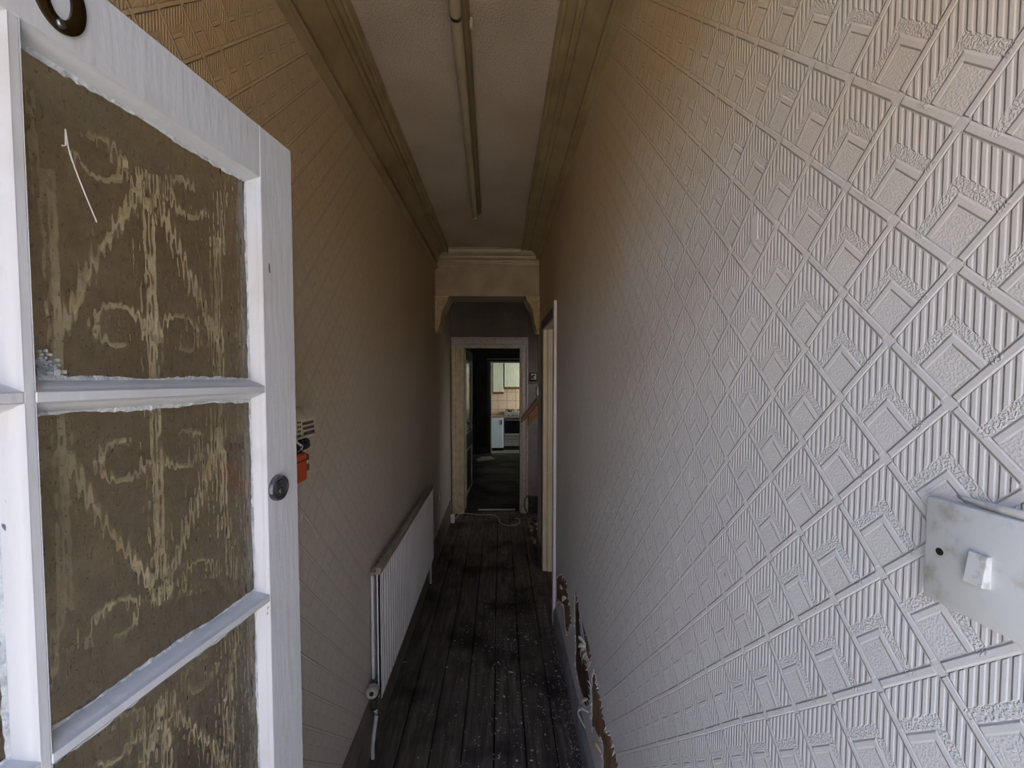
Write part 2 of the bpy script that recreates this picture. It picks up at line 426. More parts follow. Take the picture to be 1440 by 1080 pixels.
# ------------------------------------------------------------------ wallpaper layer on the right wall, with torn holes
def jitter(pts, n=4, a=.006):
    out = []
    for i, p in enumerate(pts):
        q = pts[(i + 1) % len(pts)]
        for k in range(n):
            t = k / n; j = 0 if k == 0 else a
            out.append((p[0] + (q[0] - p[0]) * t + random.uniform(-j, j), p[1] + (q[1] - p[1]) * t + random.uniform(-j, j)))
    return out
hole_dark = [(2.036, .607), (1.945, .590), (1.916, .548), (1.90, .49), (1.86, .45), (1.822, .394), (1.747, .435), (1.709, .41), (1.673, .376), (1.683, .309), (1.764, .225), (1.871, .207), (1.93, .213), (1.993, .226), (2.01, .273), (1.996, .335), (2.02, .40), (2.03, .50)]
hole_brown = [(1.636, .447), (1.60, .50), (1.551, .492), (1.521, .467), (1.467, .472), (1.457, .434), (1.414, .426), (1.337, .451), (1.26, .43), (1.05, .38), (.80, .33), (.55, .30), (.55, .20), (.9, .22), (1.2, .235), (1.45, .25), (1.453, .324), (1.479, .327), (1.544, .289), (1.635, .246), (1.638, .325), (1.648, .378)]
hole_left = [(2.715, .332), (2.60, .40), (2.49, .461), (2.313, .507), (2.25, .47), (2.19, .44), (2.112, .371), (2.183, .338), (2.256, .234), (2.338, .247), (2.393, .323), (2.50, .28), (2.603, .238), (2.687, .175)]
hole_strip = [(1.86, .56), (1.79, .545), (1.72, .535), (1.65, .515), (1.66, .49), (1.70, .47), (1.76, .475), (1.80, .50), (1.85, .53)]
holes = [jitter(h, 4, .007) for h in (hole_dark, hole_brown, hole_left, hole_strip)]
outer = [(0.0, .10), (2.735, .10), (2.735, 2.72), (0.0, 2.72)]
def sheet(bm, outer, holes, x):
    loops = [[Vector((p[0], p[1], 0)) for p in outer]] + [[Vector((p[0], p[1], 0)) for p in h] for h in holes]
    flat = [p for l in loops for p in l]
    vs = [bm.verts.new((x, p.x, p.y)) for p in flat]
    for t in tessellate_polygon(loops):
        try: bm.faces.new([vs[i] for i in t])
        except ValueError: pass
bm = BM(); sheet(bm, outer, holes, XR)
sheet(bm, [(2.735, 2.10), (3.63, 2.10), (3.63, 2.78), (2.735, 2.72)], [], XR)
sheet(bm, [(3.63, .10), (4.08, .10), (4.08, 2.78), (3.63, 2.78)], [], XR)
bmesh.ops.recalc_face_normals(bm, faces=bm.faces[:])
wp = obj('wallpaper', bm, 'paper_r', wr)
sol = wp.modifiers.new('thick', 'SOLIDIFY'); sol.thickness = .0015; sol.offset = 0
bm = BM(); poly(bm, [(2.0, .56), (1.93, .53), (1.87, .44), (1.82, .38), (1.74, .40), (1.68, .36), (1.69, .31), (1.77, .23), (1.99, .235), (2.0, .33)], lambda u, v, d: (XR + .0017 + d, u, v), .001)
obj('plaster_void', bm, 'void', wr, label='dark patch where plaster has fallen away')
# curls and tatters of paper at the tear
def ribbon(pts, wdt, mat, nm='torn_paper'):
    pts = spline(pts, 4); bm = BM(); L = []
    for i, p in enumerate(pts):
        k = math.sin(math.pi * (i + .6) / (len(pts) + .2)) ** .6
        d = Vector(wdt) * k * .5
        L.append((bm.verts.new(p - d), bm.verts.new(p + d)))
    for a, b in zip(L, L[1:]): bm.faces.new((a[0], a[1], b[1], b[0]))
    o = obj(nm, bm, mat, wr, smooth='all'); s = o.modifiers.new('thick', 'SOLIDIFY'); s.thickness = .0012
X0 = XR - .001
ribbon([(X0, 1.76, .50), (X0 - .012, 1.785, .505), (X0 - .022, 1.81, .498)], (0, .012, .016), 'torn_white')
ribbon([(X0, 1.76, .49), (X0 - .016, 1.79, .478), (X0 - .022, 1.815, .455)], (0, .010, .014), 'torn_white')
ribbon([(X0, 1.77, .475), (X0 - .012, 1.80, .45), (X0 - .012, 1.815, .41)], (0, .016, .008), 'torn')
ribbon([(X0, 1.75, .47), (X0 - .014, 1.77, .44), (X0 - .012, 1.775, .405)], (0, .018, .006), 'torn')
ribbon([(X0, 1.70, .25), (X0 - .018, 1.745, .235), (X0 - .030, 1.77, .20), (X0 - .018, 1.775, .165), (X0 - .004, 1.74, .15)], (.004, .026, .004), 'torn_white')
ribbon([(X0, 1.71, .30), (X0 - .02, 1.74, .27), (X0 - .015, 1.76, .235)], (.0, .02, .006), 'torn')
ribbon([(X0, 1.47, .285), (X0 - .014, 1.50, .285), (X0 - .022, 1.53, .27)], (0, .006, .02), 'torn')
ribbon([(X0, 2.30, .42), (X0 - .012, 2.33, .40), (X0 - .014, 2.36, .37)], (0, .03, .012), 'torn_white')
ribbon([(X0, 2.44, .40), (X0 - .008, 2.46, .40), (X0 - .01, 2.49, .385)], (0, .02, .02), 'torn')
ribbon([(X0, .325, 1.5365), (X0 - .002, .305, 1.5355), (X0 - .0045, .290, 1.5360), (X0 - .006, .272, 1.5370), (X0 - .003, .235, 1.538)], (-.003, .0, .007), 'paint_white', 'loose_paper_edge')
bm = BM()
for h, n in ((holes[0], 40), (holes[1], 90), (holes[2], 60), (holes[3], 14)):
    for _ in range(n):
        i = random.randrange(len(h)); u, v = h[i]; l = random.uniform(.006, .02); a = random.uniform(0, 6.28); w_ = random.uniform(.002, .006)
        vs = [bm.verts.new(c) for c in ((XR - .001, u - w_, v), (XR - .001, u + w_, v + .003), (XR - random.uniform(.003, .012), u + l * math.cos(a), v + l * math.sin(a)))]
        bm.faces.new(vs)
o = obj('paper_tatters', bm, 'torn_white', wr, kind='stuff'); s = o.modifiers.new('thick', 'SOLIDIFY'); s.thickness = .001

bm = BM(); box(bm, XR - .0018, XR - .0007, .600, .615, 1.826, 1.862, .0003)
obj('tape_scrap', bm, 'stained_white', wr, label='scrap of old tape stuck to the wallpaper')

# ------------------------------------------------------------------ floor: individual boards
bm = BM(); box(bm, -.95, 3.0, -.30, 5.30, -.10, -.028)
fl = struct('floor', bm, 'underfloor', 'worn dark floorboards of the hall')
gaps = [-.60, -.449, -.306, -.168, -.029, .112, .249, .385]
for i, (a, b) in enumerate(zip(gaps, gaps[1:])):
    cuts = [-.02, 5.16] if i not in (2, 4, 5) else [-.02, {2: 3.3, 4: 2.62, 5: 1.95}[i], 5.16]
    for y0, y1 in zip(cuts, cuts[1:]):
        bm = BM(); n = 12; dz = random.uniform(-.002, .0015)
        z1 = dz; g = .0022
        row = []
        for k in range(n + 1):
            y = y0 + .0015 + (y1 - y0 - .003) * k / n
            wa = .0018 * math.sin(y * 3.1 + i * 2) ; wb_ = .0018 * math.sin(y * 3.1 + (i + 1) * 2)
            row.append([bm.verts.new(c) for c in ((a + wa + g, y, -.027), (a + wa + g, y, z1 - .003), (a + wa + g + .003, y, z1), (b + wb_ - g - .003, y, z1), (b + wb_ - g, y, z1 - .003), (b + wb_ - g, y, -.027))])
        for A, B in zip(row, row[1:]):
            for k in range(6): bm.faces.new((A[k], A[(k + 1) % 6], B[(k + 1) % 6], B[k]))
        bm.faces.new(row[0][::-1]); bm.faces.new(row[-1])
        obj('floor_board', bm, 'board', fl)
bm = BM(); box(bm, .385, 1.6, 2.7, 5.16, -.028, 0)
obj('side_boards', bm, 'board', fl)
bm = BM(); box(bm, -.27, .19, 5.205, 5.255, 0, .006, .002)
tag(obj('threshold_strip', bm, 'trim_worn'), 'thin pale threshold strip across the inner doorway floor', 'threshold strip')
# back room floor, boards run across
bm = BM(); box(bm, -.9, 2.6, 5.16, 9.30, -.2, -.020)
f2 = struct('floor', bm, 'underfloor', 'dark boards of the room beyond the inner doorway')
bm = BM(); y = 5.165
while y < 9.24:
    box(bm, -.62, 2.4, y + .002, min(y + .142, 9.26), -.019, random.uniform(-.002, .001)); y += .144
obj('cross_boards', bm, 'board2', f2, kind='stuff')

# ------------------------------------------------------------------ skirtings, cornices, beam, corbels
bm = BM(); extrude_profile(bm, [(XL, 0), (XL + .030, 0), (XL + .030, .135), (XL + .024, .150), (XL + .018, .158), (XL + .016, .172), (XL + .010, .182), (XL, .182)], 'y', 0.0, 5.0)
struct('baseboard_left', bm, 'skirting', 'brownish moulded skirting board along the left wall')
bm = BM(); extrude_profile(bm, [(XR + .002, 0), (XR - .016, 0), (XR - .016, .088), (XR - .013, .094), (XR - .013, .104), (XR - .007, .116), (XR - .002, .128), (XR + .002, .128)], 'y', 0.0, 2.74)
struct('baseboard_right', bm, 'skirting_r', 'grey scuffed skirting board along the right wall')
bm = BM(); extrude_profile(bm, [(XR, 0), (XR - .012, 0), (XR - .012, .10), (XR, .115)], 'y', 3.64, 4.08)
struct('baseboard_right', bm, 'skirting', 'short skirting between the side doorway and the stair alcove')

def cornice_profile(w0, s, proj, drop):
    k = [(0, 0), (.10, .0), (.17, .04), (.19, .12), (.17, .19), (.10, .21), (.10, .27), (.22, .27), (.24, .31), (.235, .35), (.27, .42), (.33, .54), (.42, .66), (.52, .74), (.60, .77), (.60, .72), (.70, .72), (.71, .80), (.76, .80), (.76, .76), (.86, .76), (.95, .81), (.995, .90), (1.0, 1.0)]
    pts = [(w0 + s * a * proj, ZC - drop + b * drop) for a, b in k]
    return pts + [(w0, ZC)]
bm = BM(); extrude_profile(bm, cornice_profile(XL, 1, .130, .175), 'y', 0, 3.96)
struct('trim_1', bm, 'cornice', 'moulded mustard-brown cornice along the left wall', smooth=True)
def beads(par, w0, s, proj, drop):
    for a, b, r_ in ((.175, .10, .009), (.60, .75, .008), (.93, .78, .009)):
        bm = BM(); x_, z_ = w0 + s * a * proj, ZC - drop + b * drop
        tube(bm, [(x_, .0, z_), (x_, 3.955, z_)], r_, 10); obj('bead', bm, 'cornice', par, True)
beads(bpy.data.objects['trim_1'], XL, 1, .130, .175)
bm = BM(); extrude_profile(bm, cornice_profile(XR, -1, .177, .092), 'y', 0, 3.96)
struct('trim_2', bm, 'cornice', 'moulded mustard-brown cornice along the right wall', smooth=True)
beads(bpy.data.objects['trim_2'], XR, -1, .177, .092)
YB = 3.95
bm = BM(); box(bm, XL, XR, YB, 4.26, 2.381, 2.80, .004)
beam = struct('trim_3', bm, 'beam', 'tan archway beam across the hall with corbels at both ends')
bm = BM()
pr = [(0, 2.652), (-.012, 2.652), (-.016, 2.662), (-.024, 2.668), (-.026, 2.680), (-.034, 2.686), (-.036, 2.698), (-.048, 2.704), (-.060, 2.716), (-.062, 2.730), (-.052, 2.738), (-.060, 2.746), (-.078, 2.765), (-.080, 2.785), (-.088, 2.790), (-.088, 2.80), (0, 2.80)]
extrude_profile(bm, [(YB + a, b) for a, b in pr], 'x', XL + .01, XR - .01)
obj('beam_cornice', bm, 'beam', beam, smooth=True)
def corbel(x0, s):
    c = BM(); arc = []
    for p in spline([(q, h_, 0) for q, h_ in ((.115, 2.335), (.084, 2.286), (.065, 2.250), (.054, 2.206), (.046, 2.154), (.034, 2.100), (.019, 2.064))], 2): arc.append((x0 + s * p[0], p[1]))
    prof = [(x0, 2.335)] + arc + [(x0, 2.060)]
    extrude_profile(c, prof, 'y', YB - .018, 4.22)
    o = obj('corbel', c, 'corbel', beam)
    c = BM(); box(c, min(x0, x0 + s * .128), max(x0, x0 + s * .128), YB - .030, 4.23, 2.356, 2.381, .004); box(c, min(x0, x0 + s * .118), max(x0, x0 + s * .118), YB - .024, 4.225, 2.335, 2.356, .004)
    obj('abacus', c, 'corbel', o)
    c = BM()
    for j in range(4):                                   # raised leaf ribs on the front face
        f = .25 + .22 * j
        pts = [(x0 + s * (.004 + (p[0] - x0) * s * f), YB - .019, p[1] + .004) for p in arc]
        tube(c, pts, [.0075 * (1 - .6 * i / 12) for i in range(13)], 6)
    for j in range(5): 
        c2 = arc[2 * j + 1]; bmesh.ops.create_icosphere(c, subdivisions=1, radius=.010 - j * .001, matrix=Matrix.Translation((c2[0] - s * .006, YB - .016, c2[1])))
    obj('leaf_carving', c, 'corbel', o, smooth=True)
    c = BM(); bmesh.ops.create_uvsphere(c, u_segments=12, v_segments=8, radius=.016, matrix=Matrix.Translation((x0 + s * .014, YB + .01, 2.050)))
    obj('finial', c, 'corbel', o, smooth=True)
corbel(XL, 1); corbel(XR, -1)

# ------------------------------------------------------------------ side doorway on the right wall
bm = BM(); box(bm, XR - .018, XR + .004, 2.742, 2.805, 0, 2.13, .003)
struct('trim_4', bm, 'white_edge', 'narrow white architrave at the near side of the side doorway')
bm = BM(); box(bm, XR - .014, XR + .004, 3.565, 3.63, 0, 2.10, .003); box(bm, XR - .012, XR + .004, 2.80, 3.63, 2.045, 2.11, .003)
struct('trim_5', bm, 'hall_dark', 'dark architrave over and beyond the side doorway')
bm = BM()
box(bm, XR - .004, .53, 3.54, 3.565, .0, 2.045); box(bm, .400, .53, 3.525, 3.54, .0, 2.03)
box(bm, XR - .004, .53, 2.805, 2.83, .0, 2.045); box(bm, XR - .004, .53, 2.83, 3.54, 2.030, 2.06)
for q in (.372, .386): box(bm, q, q + .004, 3.536, 3.541, .0, 2.03)
struct('door_2', bm, 'jamb', 'cream lining of the side doorway in the right wall')

# ------------------------------------------------------------------ inner door frame and leaf at the end of the hall
df = thing('door_3', (-.09, YF, 0), 'cream framed inner doorway at the far end with its dark door open', None, kind='structure')
bm = BM(); extrude_profile(bm, [(-.575, YF), (-.575, YF - .022), (-.560, YF - .030), (-.535, YF - .030), (-.520, YF - .018), (-.475, YF - .018), (-.462, YF - .012), (-.447, YF - .012), (-.447, YF)], 'z', 0, 2.009)
obj('architrave', bm, 'trim', df, label='cream left architrave')
bm = BM(); extrude_profile(bm, [(.335, YF), (.335, YF - .028), (.318, YF - .028), (.308, YF - .018), (.270, YF - .018), (.260, YF - .012), (.252, YF - .012), (.252, YF)], 'z', 0, 2.009)
obj('architrave', bm, 'trim_worn', df, label='worn white right architrave')
bm = BM(); extrude_profile(bm, [(YF, 2.115), (YF - .028, 2.115), (YF - .028, 2.098), (YF - .018, 2.088), (YF - .018, 2.035), (YF - .012, 2.025), (YF - .012, 2.010), (YF, 2.010)], 'x', -.575, .335)
obj('architrave', bm, 'trim_worn', df, label='scuffed head architrave')
bm = BM(); box(bm, -.452, -.432, YF, YF + .12, 0, 2.01); box(bm, .239, .259, YF, YF + .12, 0, 2.01); box(bm, -.432, .239, YF, YF + .12, 1.992, 2.01)
obj('lining', bm, 'trim', df)
# leaf, hinged left, swung into the back room: from (-.47,5.22) to (-.397,6.03)
leaf = thing('door_4', (-.432, 5.225, 0), 'dark inner door leaf with two beaded panels standing open', None, kind='structure', rotz=R(90 - 3.5))
LW, LH, TH = .80, 1.985, .04       # local x along the leaf, local -y faces the doorway gap on the right
def lb(x0, x1, z0, z1, y0=0., y1=TH, bev=.002): return box(BM(), x0, x1, y0, y1, z0, z1, bev)
for x0, x1 in ((0, .11), (LW - .11, LW)): obj('stile', lb(x0, x1, .012, LH), 'darkleaf', leaf, local=True)
for z0, z1 in ((.012, .15), (.72, .92), (1.86, LH)): obj('rail', lb(.11, LW - .11, z0, z1), 'darkleaf', leaf, local=True)
obj('panel', lb(.10, LW - .10, .14, .73, .014, .026), 'darkleaf', leaf, local=True)
obj('panel', lb(.10, LW - .10, .91, 1.87, .014, .026), 'glass_plain', leaf, local=True, label='pale dirty glazed upper panel')
for z0, z1 in ((.15, .72), (.92, 1.86)):
    bm = BM()
    for a, b, c, d in ((.11, .128, z0, z1), (LW - .128, LW - .11, z0, z1), (.128, LW - .128, z0, z0 + .018), (.128, LW - .128, z1 - .018, z1)):
        box(bm, a, b, -.006, .014, c, d, .003)
    obj('beading', bm, 'trim_worn', leaf, local=True)
bm = BM(); box(bm, 0.0, .03, -.014, 0, .02, LH, .002)
obj('hinge_edge', bm, 'trim', leaf, local=True)
bm = BM(); cyl(bm, (LW - .055, 0, 1.0), (LW - .055, -.05, 1.0), .010); bmesh.ops.create_uvsphere(bm, u_segments=14, v_segments=10, radius=.026, matrix=Matrix.Translation((LW - .055, -.06, 1.0)))
obj('knob', bm, 'black', leaf, True, local=True)

# ------------------------------------------------------------------ back room and kitchen
Y2, YK, ZK = 9.26, 11.05, -.15
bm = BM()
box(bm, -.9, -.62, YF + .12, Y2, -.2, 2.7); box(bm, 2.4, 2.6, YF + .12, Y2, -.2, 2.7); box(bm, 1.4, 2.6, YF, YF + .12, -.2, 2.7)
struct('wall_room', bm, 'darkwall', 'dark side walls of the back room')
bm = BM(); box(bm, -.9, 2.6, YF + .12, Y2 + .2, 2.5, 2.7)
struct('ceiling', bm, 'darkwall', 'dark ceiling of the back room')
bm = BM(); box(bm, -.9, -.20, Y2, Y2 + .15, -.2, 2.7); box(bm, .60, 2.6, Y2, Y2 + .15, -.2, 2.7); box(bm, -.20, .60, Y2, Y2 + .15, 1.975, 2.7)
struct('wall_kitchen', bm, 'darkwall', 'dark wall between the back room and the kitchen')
bm = BM(); box(bm, -.215, -.185, Y2 - .02, Y2 + .16, 0, 1.975, .002); box(bm, .585, .615, Y2 - .02, Y2 + .16, 0, 1.975, .002); box(bm, -.215, .615, Y2 - .02, Y2 + .16, 1.965, 1.995, .002)
box(bm, -.28, .68, Y2 - .04, Y2, 2.035, 2.058, .003)
struct('trim_6', bm, 'trim_worn', 'thin grey frame around the kitchen opening')
bm = BM(); box(bm, -.28, -.215, Y2 - .014, Y2, 0, 2.03); box(bm, -.62, -.28, Y2 - .016, Y2, 0, .12)
struct('trim_7', bm, 'darkleaf', 'dark skirting and architrave left of the kitchen opening')
bm = BM(); box(bm, -.9, 2.2, Y2 + .15, YK + .3, ZK - .1, ZK); box(bm, -.20, .60, Y2, Y2 + .15, ZK - .1, -.003)
struct('floor', bm, 'lino', 'grey kitchen floor a step below the back room')
bm = BM(); box(bm, -1.1, 2.2, YK, YK + .2, ZK, 2.6); box(bm, -1.1, -.9, Y2, YK, ZK, 2.6); box(bm, 2.0, 2.2, Y2, YK, ZK, 2.6)
wk = struct('wall_rear', bm, 'kitchen_wall', 'rear kitchen wall with beige tiling')
bm = BM(); box(bm, -.75, .98, YK - .004, YK + .001, .55, 1.72)
obj('tile_backing', bm, 'grout', wk)
for r_ in range(5):
    for c_ in range(7):
        bm = BM(); x0 = -.72 + c_ * .226 + (.0); z0 = .600 + r_ * .2235
        box(bm, x0 + .004, x0 + .222, YK - .012, YK - .003, z0 + .004, z0 + .2195, .002)
        obj('tile', bm, 'tile', wk)
bm = BM(); box(bm, -1.1, 2.2, Y2 + .1, YK + .2, 2.35, 2.5)
struct('ceiling', bm, 'kitchen_wall', 'kitchen ceiling')

cb = thing('base_cabinet', (-.07, 10.72, ZK), 'white base cabinet left of the cooker in the kitchen', 'cabinet')
bm = BM(); box(bm, -.22, .085, 10.42, 11.0, -.07, .675, .002); obj('body', bm, 'kitchen_white', cb)
bm = BM(); box(bm, -.215, .070, 10.40, 10.42, -.075, .672, .004); cdr = obj('door', bm, 'kitchen_white', cb)
bm = BM(); box(bm, .040, .056, 10.375, 10.40, .50, .62, .004); obj('handle', bm, 'black', cdr)
bm = BM(); box(bm, -.21, .08, 10.46, 10.98, ZK, -.07); obj('plinth', bm, 'black', cb)
bm = BM(); box(bm, -.8, .096, 10.39, 11.034, .675, .705, .004)
tag(obj('worktop', bm, 'worktop'), 'brown worktop running over the white base cabinet', 'worktop')
ck = thing('cooker', (.40, 10.75, ZK), 'stainless steel cooker with black oven door in the kitchen', 'cooker')
bm = BM(); box(bm, .105, .70, 10.52, 11.03, ZK + .10, .775, .003); obj('body', bm, 'stainless', ck)
bm = BM(); box(bm, .105, .70, 10.495, 10.52, .655, .775, .004); cp = obj('control_panel', bm, 'stainless', ck)
for k in range(5):
    bm = BM(); cyl(bm, (.215 + k * .105, 10.495, .715), (.215 + k * .105, 10.47, .715), .020, .017, 16); obj('knob', bm, 'grey_dark', cp, True)
bm = BM(); box(bm, .110, .695, 10.490, 10.52, .265, .640, .004); od = obj('oven_door', bm, 'oven_glass', ck)
bm = BM(); tube(bm, [(.14, 10.49, .60), (.14, 10.46, .60), (.66, 10.46, .60), (.66, 10.49, .60)], .009, 8); obj('handle', bm, 'stainless', od, True)
bm = BM(); box(bm, .110, .695, 10.492, 10.52, .125, .262, .004); dw = obj('drawer', bm, 'stainless', ck)
bm = BM(); extrude_profile(bm, [(10.495, .262), (10.455, .250), (10.455, .225), (10.495, .205)], 'x', .12, .685); obj('grip', bm, 'stainless', dw)
bm = BM(); box(bm, .12, .69, 10.55, 11.0, ZK, ZK + .10); obj('plinth', bm, 'black', ck)
bm = BM(); box(bm, .105, .70, 10.50, 11.03, .775, .790, .003); hob = obj('hob', bm, 'stainless', ck)
for gx in (.25, .55):
    for gy in (10.63, 10.88):
        bm = BM()
        for k in range(4):
            a = k * math.pi / 2 + .4; c, s_ = math.cos(a), math.sin(a)
            tube(bm, [(gx + .115 * c, gy + .1 * s_, .790), (gx + .115 * c, gy + .1 * s_, .835), (gx + .03 * c, gy + .03 * s_, .835)], .008, 6)
        cyl(bm, (gx, gy, .79), (gx, gy, .812), .045, .035, 14); obj('pan_support', bm, 'black', hob)
def wall_cab(x0, x1, z0, z1, label):
    t = thing('wall_cabinet', ((x0 + x1) / 2, 10.87, z0), label, 'cabinet', 'kitchen wall cabinets')
    bm = BM(); box(bm, x0, x1, 10.72, 11.03, z0, z1, .002); obj('body', bm, 'kitchen_cream', t)
    bm = BM(); box(bm, x0 + .004, x1 - .004, 10.70, 10.72, z0 + .004, z1 - .004, .004); d = obj('door', bm, 'kitchen_cream', t)
    bm = BM(); box(bm, x0 + .004, x0 + .022, 10.692, 10.702, z0 + .004, z1 - .004, .002); obj('edge_strip', bm, 'stained_white', d)
    bm = BM(); box(bm, x0, x1, 10.70, 11.03, z0 - .055, z0 - .002, .003); obj('pelmet', bm, 'wood', t)
wall_cab(-.17, .088, 1.285, 2.05, 'taller cream wall cabinet left of the cooker')
wall_cab(.112, .52, 1.410, 2.05, 'shorter cream wall cabinet above the cooker')

# ------------------------------------------------------------------ front door (hinged left, swung in)
a_ = R(8.75); dv = Vector((-math.sin(a_), -math.cos(a_), 0)); Pf = Vector((-.387, .82, 0))
DW = .81; hinge = Pf + dv * DW
door = thing('door_1', (hinge.x, hinge.y, .02), 'white front door with hammered glass panes standing open on the left', None, kind='structure', rotz=math.atan2(math.cos(a_), math.sin(a_)))
TOP = 2.051; TK = .044
def dl(s): return DW - s                 # s measured from the free edge -> local x
def db(s0, s1, z0, z1, y0=0., y1=TK, bev=.0015): return box(BM(), dl(s1), dl(s0), y0, y1, z0 - .02, z1 - .02, bev)
colsP = [(.083, .400), (.409, .727)]
rowsP = [(1.617, 1.966), (1.2545, 1.606), (.893, 1.2435)]
obj('stile', db(0, .083, .03, TOP), 'door', door, local=True, label='free stile carrying the round lock')
obj('stile', db(.727, DW, .03, TOP), 'door', door, local=True)
obj('top_rail', db(.083, .727, 1.966, TOP), 'door', door, local=True)
obj('bottom_rail', db(.083, .727, .70, .893), 'door', door, local=True)
obj('bottom_rail', db(.083, .727, .03, .23), 'door', door, local=True)
obj('kick_panel', db(.083, .727, .23, .70, .014, .030), 'door', door, local=True)
obj('mullion', db(.400, .409, .893, 1.966, .0005, TK - .0005, .001), 'door', door, local=True)
for z0, z1 in ((1.606, 1.617), (1.2435, 1.2545)):
    for s0, s1 in colsP: obj('glazing_bar', db(s0, s1, z0, z1, .0, TK, .001), 'door', door, local=True)
MOULD = [(0, 0), (.0012, .0035), (.0035, .0058), (.0055, .0085), (.0072, .0125), (.0105, .0185), (.0105, .022)]
for ci, (s0, s1) in enumerate(colsP):
    for ri, (z0, z1) in enumerate(rowsP):
        bm = BM(); rings = []
        for ins, dep in MOULD:
            rings.append([bm.verts.new((dl(s), dep, z - .02)) for s, z in ((s0 + ins, z0 + ins), (s1 - ins, z0 + ins), (s1 - ins, z1 - ins), (s0 + ins, z1 - ins))])
        for A, B in zip(rings, rings[1:]):
            for k in range(4): bm.faces.new((A[k], A[(k + 1) % 4], B[(k + 1) % 4], B[k]))
        back = [bm.verts.new((dl(s), .022, z - .02)) for s, z in ((s0, z0), (s1, z0), (s1, z1), (s0, z1))]
        for k in range(4): bm.faces.new((rings[-1][k], rings[-1][(k + 1) % 4], back[(k + 1) % 4], back[k]))
        for k in range(4): bm.faces.new((back[k], back[(k + 1) % 4], rings[0][(k + 1) % 4], rings[0][k]))
        mo = obj('moulding', bm, 'door', door, smooth=True, local=True)
        pn = obj('pane', box(BM(), dl(s1 - .006), dl(s0 + .006), .020, .025, z0 - .014, z1 - .026), 'glass', door, local=True, label='hammered obscure glass pane')
        # dried putty along the edges of the glass
        bm = BM(); i_ = .0105
        segs = [((s0 + i_, z1 - i_), (s1 - i_, z1 - i_), (0, -1), .013), ((s0 + i_, z0 + i_), (s1 - i_, z0 + i_), (0, 1), .011), ((s0 + i_, z0 + i_), (s0 + i_, z1 - i_), (1, 0), .009), ((s1 - i_, z0 + i_), (s1 - i_, z1 - i_), (-1, 0), .004)]
        for p, q, nn, wd in segs:
            L = []; N = 46
            for k in range(N + 1):
                t = k / N; s_ = p[0] + (q[0] - p[0]) * t; z_ = p[1] + (q[1] - p[1]) * t
                env = .35 + .65 * abs(math.sin(t * 5.3 + ci + ri * 1.7 + nn[0]))
                d_ = wd * .55 * env * random.uniform(.6, 1.1)
                L.append((bm.verts.new((dl(s_), .0182, z_ - .02)), bm.verts.new((dl(s_ + nn[0] * d_), .0196, z_ + nn[1] * d_ - .02))))
            for A, B in zip(L, L[1:]): bm.faces.new((A[0], B[0], B[1], A[1]))
        obj('putty', bm, 'putty', pn, local=True)
# cream scrollwork grille fixed behind each pane
def gpt(s, z): return (dl(s), .056, z - .02)
def scroll(s, z, r, a0, a1, cw=1):
    pts = []
    for k in range(15):
        t = k / 14; a = a0 + (a1 - a0) * t; rr = r * (1 - .45 * t); pts.append(gpt(s + cw * rr * math.cos(a), z + rr * math.sin(a)))
    return pts
for ci, (s0, s1) in enumerate(colsP):
    for ri, (z0, z1) in enumerate(rowsP):
        g = thing('grille', (0, 0, 0), 'cream scrollwork grille behind the glass', None); del g['label']
        g.parent = door
        m_ = (s0 + s1) / 2 - .012; fl_ = -1 if ri == 1 else 1
        zb = z0 + .02 if fl_ > 0 else z1 - .02
        zz = lambda h: zb + fl_ * h
        def bar(pts, r=.0048):
            bm = BM(); tube(bm, pts, r, 8); obj('scroll_bar', bm, 'cream_iron', g, True, local=True)
        bar([gpt(m_, zz(-.02)), gpt(m_, zz(.20)), gpt(m_, zz(.235))], .0055)
        for sg in (-1, 1):
            bar([gpt(m_ + sg * .112, zz(-.02)), gpt(m_ + sg * .112, zz(.12)), gpt(m_ + sg * .114, zz(.22))], .0048)
            bar(spline([gpt(m_ + sg * .108, zz(.04)), gpt(m_ + sg * .072, zz(.13)), gpt(m_ + sg * .020, zz(.225)), gpt(m_ + sg * .008, zz(.27))], 5))
            bar(spline([gpt(m_ + sg * .114, zz(.16)), gpt(m_ + sg * .122, zz(.22)), gpt(m_ + sg * .132, zz(.30))], 5), .0035)
            bar(scroll(m_ + sg * .046, zz(.055), .036, R(-20), R(285) if fl_ > 0 else R(-285), -sg), .0036)
            bar(scroll(m_ + sg * .058, zz(.265), .034, R(200), R(500) if fl_ > 0 else R(-100), -sg), .0036)
# round lock cylinder
lk = obj('lock_cylinder', lathe(BM(), [(.0232, 0), (.0232, .003), (.0220, .007), (.0185, .0085), (.0165, .0082), (.0160, .0068), (.0150, .0068), (.0146, .0082), (.0001, .0084)], (dl(.058), 0, 1.436 - .02), (0, -1, 0)), 'steel', door, True, local=True, label='round tarnished steel lock cylinder')
bm = BM(); lathe(bm, [(.0062, .0), (.0062, .0098), (.0052, .0106), (.0001, .0106)], (dl(.0575), 0, 1.431 - .02), (0, -1, 0), 18); obj('plug', bm, 'steel', lk, True, local=True)
bm = BM(); box(bm, dl(.0575) - .0010, dl(.0575) + .0010, -.0112, -.010, 1.4275 - .02, 1.4345 - .02); obj('keyhole', bm, 'black', lk, local=True)
